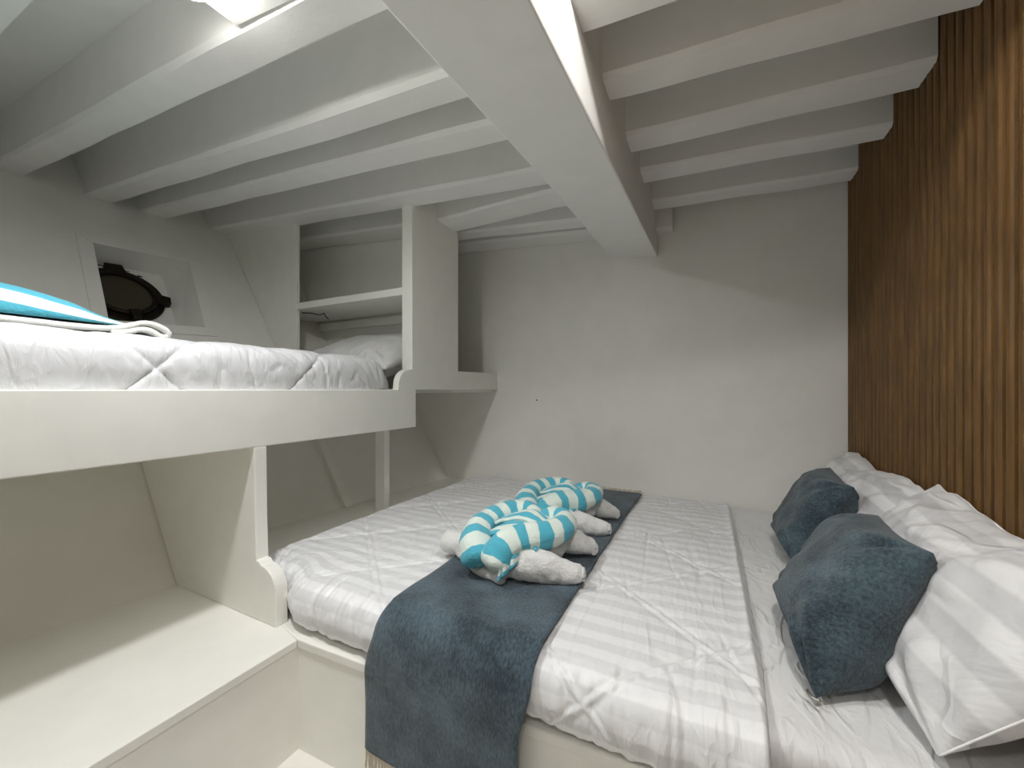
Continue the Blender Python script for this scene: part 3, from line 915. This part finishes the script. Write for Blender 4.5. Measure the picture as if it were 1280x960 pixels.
# ------------------------------------------------------------------ towel figures
def capsule_chain(bm, pts, radii, k=16):
    P, _ = catmull(pts, 18)
    n = len(P)
    def rr(f):
        q = f * (len(radii) - 1); i = min(int(q), len(radii) - 2)
        return radii[i] + (radii[i + 1] - radii[i]) * (q - i)
    rings = []
    up = Vector((0, 0, 1))
    def ring(c, t, r):
        s = t.cross(up); s = s.normalized() if s.length > 1e-3 else Vector((1, 0, 0))
        u = s.cross(t).normalized()
        return [bm.verts.new(c + s * (r * math.cos(2 * math.pi * a / k)) + u * (r * math.sin(2 * math.pi * a / k))) for a in range(k)]
    t0 = (P[1] - P[0]).normalized(); t1 = (P[-1] - P[-2]).normalized()
    for a in (80, 55, 28):
        A_ = math.radians(a); rings.append(ring(P[0] - t0 * rr(0) * math.sin(A_) * .8, t0, rr(0) * math.cos(A_)))
    for i in range(n):
        t = (P[min(i + 1, n - 1)] - P[max(i - 1, 0)]).normalized()
        rings.append(ring(P[i], t, rr(i / (n - 1))))
    for a in (28, 55, 80):
        A_ = math.radians(a); rings.append(ring(P[-1] + t1 * rr(1) * math.sin(A_) * .8, t1, rr(1) * math.cos(A_)))
    for i in range(len(rings) - 1):
        for a in range(k):
            b2 = (a + 1) % k
            bm.faces.new((rings[i][a], rings[i][b2], rings[i + 1][b2], rings[i + 1][a]))
    bm.faces.new(rings[0][::-1]); bm.faces.new(rings[-1])

def towel_figure(ox, oy, rot, label_body, label_towel, seed):
    Z = 0.472
    R = Matrix.Translation((ox, oy, 0)) @ Matrix.Rotation(rot, 4, 'Z')
    T = lambda p: R @ Vector((p[0], p[1], p[2] + Z))
    # white body: trunk, four limbs, remeshed into one skin
    bm = bmesh.new()
    ch = lambda pts, rad: capsule_chain(bm, [T(p) for p in pts], rad)
    ch([(0.0, -0.09, .042), (-.01, .02, .055), (0.0, .13, .048)], [.050, .060, .052])
    ch([(-0.10, -.06, .034), (-.02, -.07, .034), (.06, -.05, .034)], [.038, .045, .040])
    ch([(-.02, -.075, .048), (.06, -.085, .050), (.13, -.062, .038), (.205, -.035, .026)], [.040, .050, .042, .026])
    ch([(.02, .06, .058), (.09, .09, .060), (.145, .125, .050), (.190, .150, .031)], [.042, .046, .040, .029])
    ch([(-.04, -.06, .040), (-.13, -.04, .042), (-.19, -.03, .038), (-.235, -.02, .036)], [.036, .037, .036, .037])
    ch([(-.03, .11, .040), (-.11, .14, .036), (-.18, .165, .030)], [.036, .034, .026])
    ch([(.04, -.03, .050), (.095, .03, .056), (.090, .11, .052)], [.040, .046, .040])
    ch([(-.17, -.055, .018), (-.08, -.105, .018), (.02, -.135, .018)], [.016, .019, .018])
    bmesh.ops.recalc_face_normals(bm, faces=bm.faces[:])
    me = bpy.data.meshes.new('towel_figure'); bm.to_mesh(me); bm.free()
    o = link('towel_figure', me, M_TERRY, smooth=True)
    recenter(o)
    tag(o, label_body, 'towel', 'white towel figures on the runner')
    rm = o.modifiers.new('skin', 'REMESH'); rm.mode = 'VOXEL'; rm.voxel_size = 0.0055; rm.use_smooth_shade = True
    s = o.modifiers.new('soft', 'SMOOTH'); s.iterations = 5; s.factor = 0.5
    tex = bpy.data.textures.new('folds', 'CLOUDS'); tex.noise_scale = 0.05; tex.noise_depth = 2
    d = o.modifiers.new('folds', 'DISPLACE'); d.texture = tex; d.strength = 0.016; d.mid_level = 0.5; d.texture_coords = 'LOCAL'
    # curled ends of the two limbs on the pillow side
    for p, e in (((.205, -.035, .026), (.018, .004, -.002)), ((.193, .152, .030), (.014, -.006, -.002))):
        a = T(p); q = R.to_3x3() @ Vector(e)
        sp = []
        side = q.normalized().cross(Vector((0, 0, 1)))
        for k in range(22):
            t = k / 21; an = t * 4.2 * math.pi; r = .019 * (1 - t * .8)
            sp.append(a + q * (0.95 + .25 * t) + side * (r * math.cos(an)) + Vector((0, 0, 1)) * (r * math.sin(an)))
        mm = tube_mesh('rolled_end', sp, lambda f: 0.0048, 70, 8)
        c = link('rolled_end', mm, M_TERRY, o, smooth=True)
    # striped towel rolled from both ends into a heart and laid on top
    root = empty('striped_towel', T((0, 0, .09)), label_towel, 'towel', 'striped towels on the towel figures')
    left = [(-.042, -.150, .045), (-.075, -.118, .082), (-.105, -.06, .100), (-.110, .01, .112), (-.085, .075, .122), (-.045, .118, .126), (0.0, .122, .122), (.028, .095, .116)]
    right = [(-.004, -.152, .040), (.014, -.118, .094), (.052, -.066, .108), (.096, -.022, .112), (.128, .030, .116), (.128, .085, .120), (.098, .112, .122), (.062, .100, .118), (.044, .085, .112)]
    for pts, v0 in ((left, 0.0), (right, 0.035)):
        mm = tube_mesh('roll', [T(p) for p in pts], lambda f: 0.049 - 0.013 * f, 110, 22, 0.95, seed + v0 * 40, 0.0055, v0)
        link('roll', mm, M_STRIPE, root, smooth=True)
    # loose layers between the two rolls
    def layer(dz, x0, x1, y0, y1, bulge, v0, nm):
        def fn(i, j):
            u, v = i / 30, j / 30
            x = x0 + (x1 - x0) * u; y = y0 + (y1 - y0) * v + .03 * math.sin(math.pi * u)
            z = dz + bulge * math.sin(math.pi * u) * math.sin(math.pi * (0.15 + .8 * v)) + .006 * fbm((x * 22 + seed, y * 22, dz * 30), 2)
            return T((x, y, z))
        mm = grid_mesh(nm, 31, 31, fn, lambda i, j: (v0 + .20 * j / 30, i / 30))
        c = link(nm, mm, M_STRIPE, root, smooth=True)
        so = c.modifiers.new('t', 'SOLIDIFY'); so.thickness = .010; so.offset = 0
    layer(.092, -.085, .105, -.09, .055, .035, .01, 'fold')
    layer(.122, -.065, .105, -.02, .085, .028, .05, 'fold')
    # hanging hem on the near side
    def hem(i, j):
        u, v = i / 16, j / 16
        x = .030 + .036 * u; y = -.165 + .040 * u - .010 * v + .006 * math.sin(u * 14)
        z = .072 + .018 * u - .045 * v * (1 - .45 * u)
        return T((x, y, z))
    mm = grid_mesh('hem', 17, 17, hem, lambda i, j: (.02 + .07 * j / 16, i / 16))
    c = link('hem', mm, M_STRIPE, root, smooth=True)
    so = c.modifiers.new('t', 'SOLIDIFY'); so.thickness = .006; so.offset = 0
towel_figure(-.535, 1.105, 0.0, 'white terry towel folded into a four-limbed figure, nearer one on the bed runner',
             'turquoise striped towel rolled into a heart, lying on the nearer white towel figure', 0.0)
towel_figure(-.548, 1.505, -0.03, 'white terry towel folded into a four-limbed figure, farther one by the bulkhead',
             'turquoise striped towel rolled into a heart, lying on the farther white towel figure', 3.7)

# ------------------------------------------------------------------ bedding on the upper bunk
bmat = tag(recenter(bm_obj('mattress', mattress('m2', -2.02, -1.300, -0.72, 1.31, .882, 1.085, 0.05, M_SHEET, 0.003, seed=9), M_SHEET, smooth=True)),
           'white mattress on the upper bunk, under its quilt', 'mattress')
UP = [(-1.292, 0, .905), (-1.284, 0, .98), (-1.279, 0, 1.03), (-1.277, 0, 1.075), (-1.285, 0, 1.115), (-1.312, 0, 1.138), (-1.37, 0, 1.146), (-1.6, 0, 1.148), (-1.9, 0, 1.146), (-2.06, 0, 1.13)]
NUX, NUY = 150, 470
UC, UL = catmull(UP, NUX)
UN = []
for i in range(NUX):
    t = (UC[min(i + 1, NUX - 1)] - UC[max(i - 1, 0)]).normalized()
    UN.append(Vector((t.z, 0, -t.x)))
def ufn(i, j):
    y0, y1 = -0.75, 1.345
    y = y0 + (y1 - y0) * j / (NUY - 1)
    s = UL * i / (NUX - 1)
    p = UC[i].copy(); p.y = y
    e = sm(0, .09, y1 - y)
    p.z -= (1 - e) ** 1.6 * 0.06 * sm(.95, 1.1, p.z)
    p.x -= (1 - sm(0, .06, y1 - y)) * .02
    h = s - 0.165
    a = (y - .50 + 0.95 * h) / .42; b = (y - .50 - 1.05 * h) / .42
    d = min(abs(a - round(a)), abs(b - round(b))) * .42 / 1.42
    pf = 0.009 * (1 - math.exp(-d / .022)) - .0045 * math.exp(-(d / .0055) ** 2)
    cn = noise.noise(Vector((y * 15 + h * 6, h * 5, 31.0)))
    pf -= .004 * math.exp(-(cn / .08) ** 2) * sm(.25, .6, y)
    wr = 0.0035 * math.exp(-d / .05) * noise.noise(Vector((y * 40 + h * 8, h * 14, 2)))
    wr += .0032 * noise.noise(Vector((y * 30 + h * 20, h * 8, 4))) * sm(.2, .6, y) + .003 * fbm((y * 5, h * 8, 1), 2)
    wr += .005 * math.exp(-((y1 - .022 - y) / .010) ** 2)
    return p + UN[i] * ((pf + wr) * (0.2 + .8 * e))
me = grid_mesh('quilt', NUX, NUY, ufn)
uq = link('quilt', me, M_QUILT_UP, smooth=True)
so = uq.modifiers.new('t', 'SOLIDIFY'); so.thickness = .010; so.offset = 0
tag(recenter(uq), 'white diamond-quilted quilt bulging over the rail of the upper bunk', 'quilt')

root = empty('pillow', (-1.68, 1.60, 1.02), 'white pillow lying at the head of the upper bunk inside the shelf unit', 'pillow')
me = cushion_mesh('pillowcase', (-2.03, 1.37, 1.115), (-1.335, 1.37, 1.11), (-1.345, 1.79, 1.27), (-2.03, 1.79, 1.28), .21, 50, .05, 2.6, .012, 3.3, uvs=(.68, .42), fold=.010)
link('pillowcase', me, M_SHEET, root, smooth=True)

# white folded towel with a rolled end
FP = [(0, -.75, 1.170), (0, -.2, 1.171), (0, .15, 1.170), (0, .38, 1.165), (0, .455, 1.172), (0, .505, 1.192), (0, .545, 1.184), (0, .560, 1.165), (0, .540, 1.160), (0, .520, 1.172), (0, .498, 1.174), (0, .470, 1.163), (0, .44, 1.158)]
FC, FL = catmull(FP, 130)
def ffn(i, j):
    x = -1.345 - .40 * i / 24
    p = FC[j].copy(); p.x = x + .006 * noise.noise(Vector((j * .06, i * .2, 0)))
    p.z += .004 * noise.noise(Vector((p.y * 6, x * 5, 3)))
    return p
me = grid_mesh('folded_towel', 25, 130, ffn)
ft = link('folded_towel', me, M_CREAM, smooth=True)
so = ft.modifiers.new('t', 'SOLIDIFY'); so.thickness = .013; so.offset = 0
tag(recenter(ft), 'white folded towel with a curled end on the upper bunk quilt', 'towel')

# striped towel heaped on it
def sfn(j, i):
    f = i / 89
    y = -.75 + 1.228 * f
    hgt = 0.036 + 0.055 * (1 - sm(.25, .52, y)) + .04 * (1 - sm(-.3, .35, y))
    hgt *= math.sqrt(max(0.0, min(1.0, (.480 - y) / .09 + .01)))
    a = math.pi * j / 36
    wd = .185
    cx_ = -1.535
    s = math.sin(a) ** .75
    x = cx_ + wd * math.cos(a) * (1 if math.cos(a) > 0 else 1.0)
    z = 1.180 + hgt * s + .004 * fbm((x * 8, y * 8, 1), 2) * s
    return Vector((x, y, z))
me = grid_mesh('striped_towel', 37, 90, sfn, lambda j, i: (i / 89, (math.sin(math.pi * j / 36) ** .75 if j <= 18 else 2 - math.sin(math.pi * j / 36) ** .75) + 1.2 * max(-.3, -.75 + 1.228 * i / 89 - .264)))
st = link('striped_towel', me, M_STRIPE_FLAT, smooth=True)
so = st.modifiers.new('t', 'SOLIDIFY'); so.thickness = .006; so.offset = 1
tag(recenter(st), 'turquoise and white striped towel heaped on the upper bunk at the left edge', 'towel')
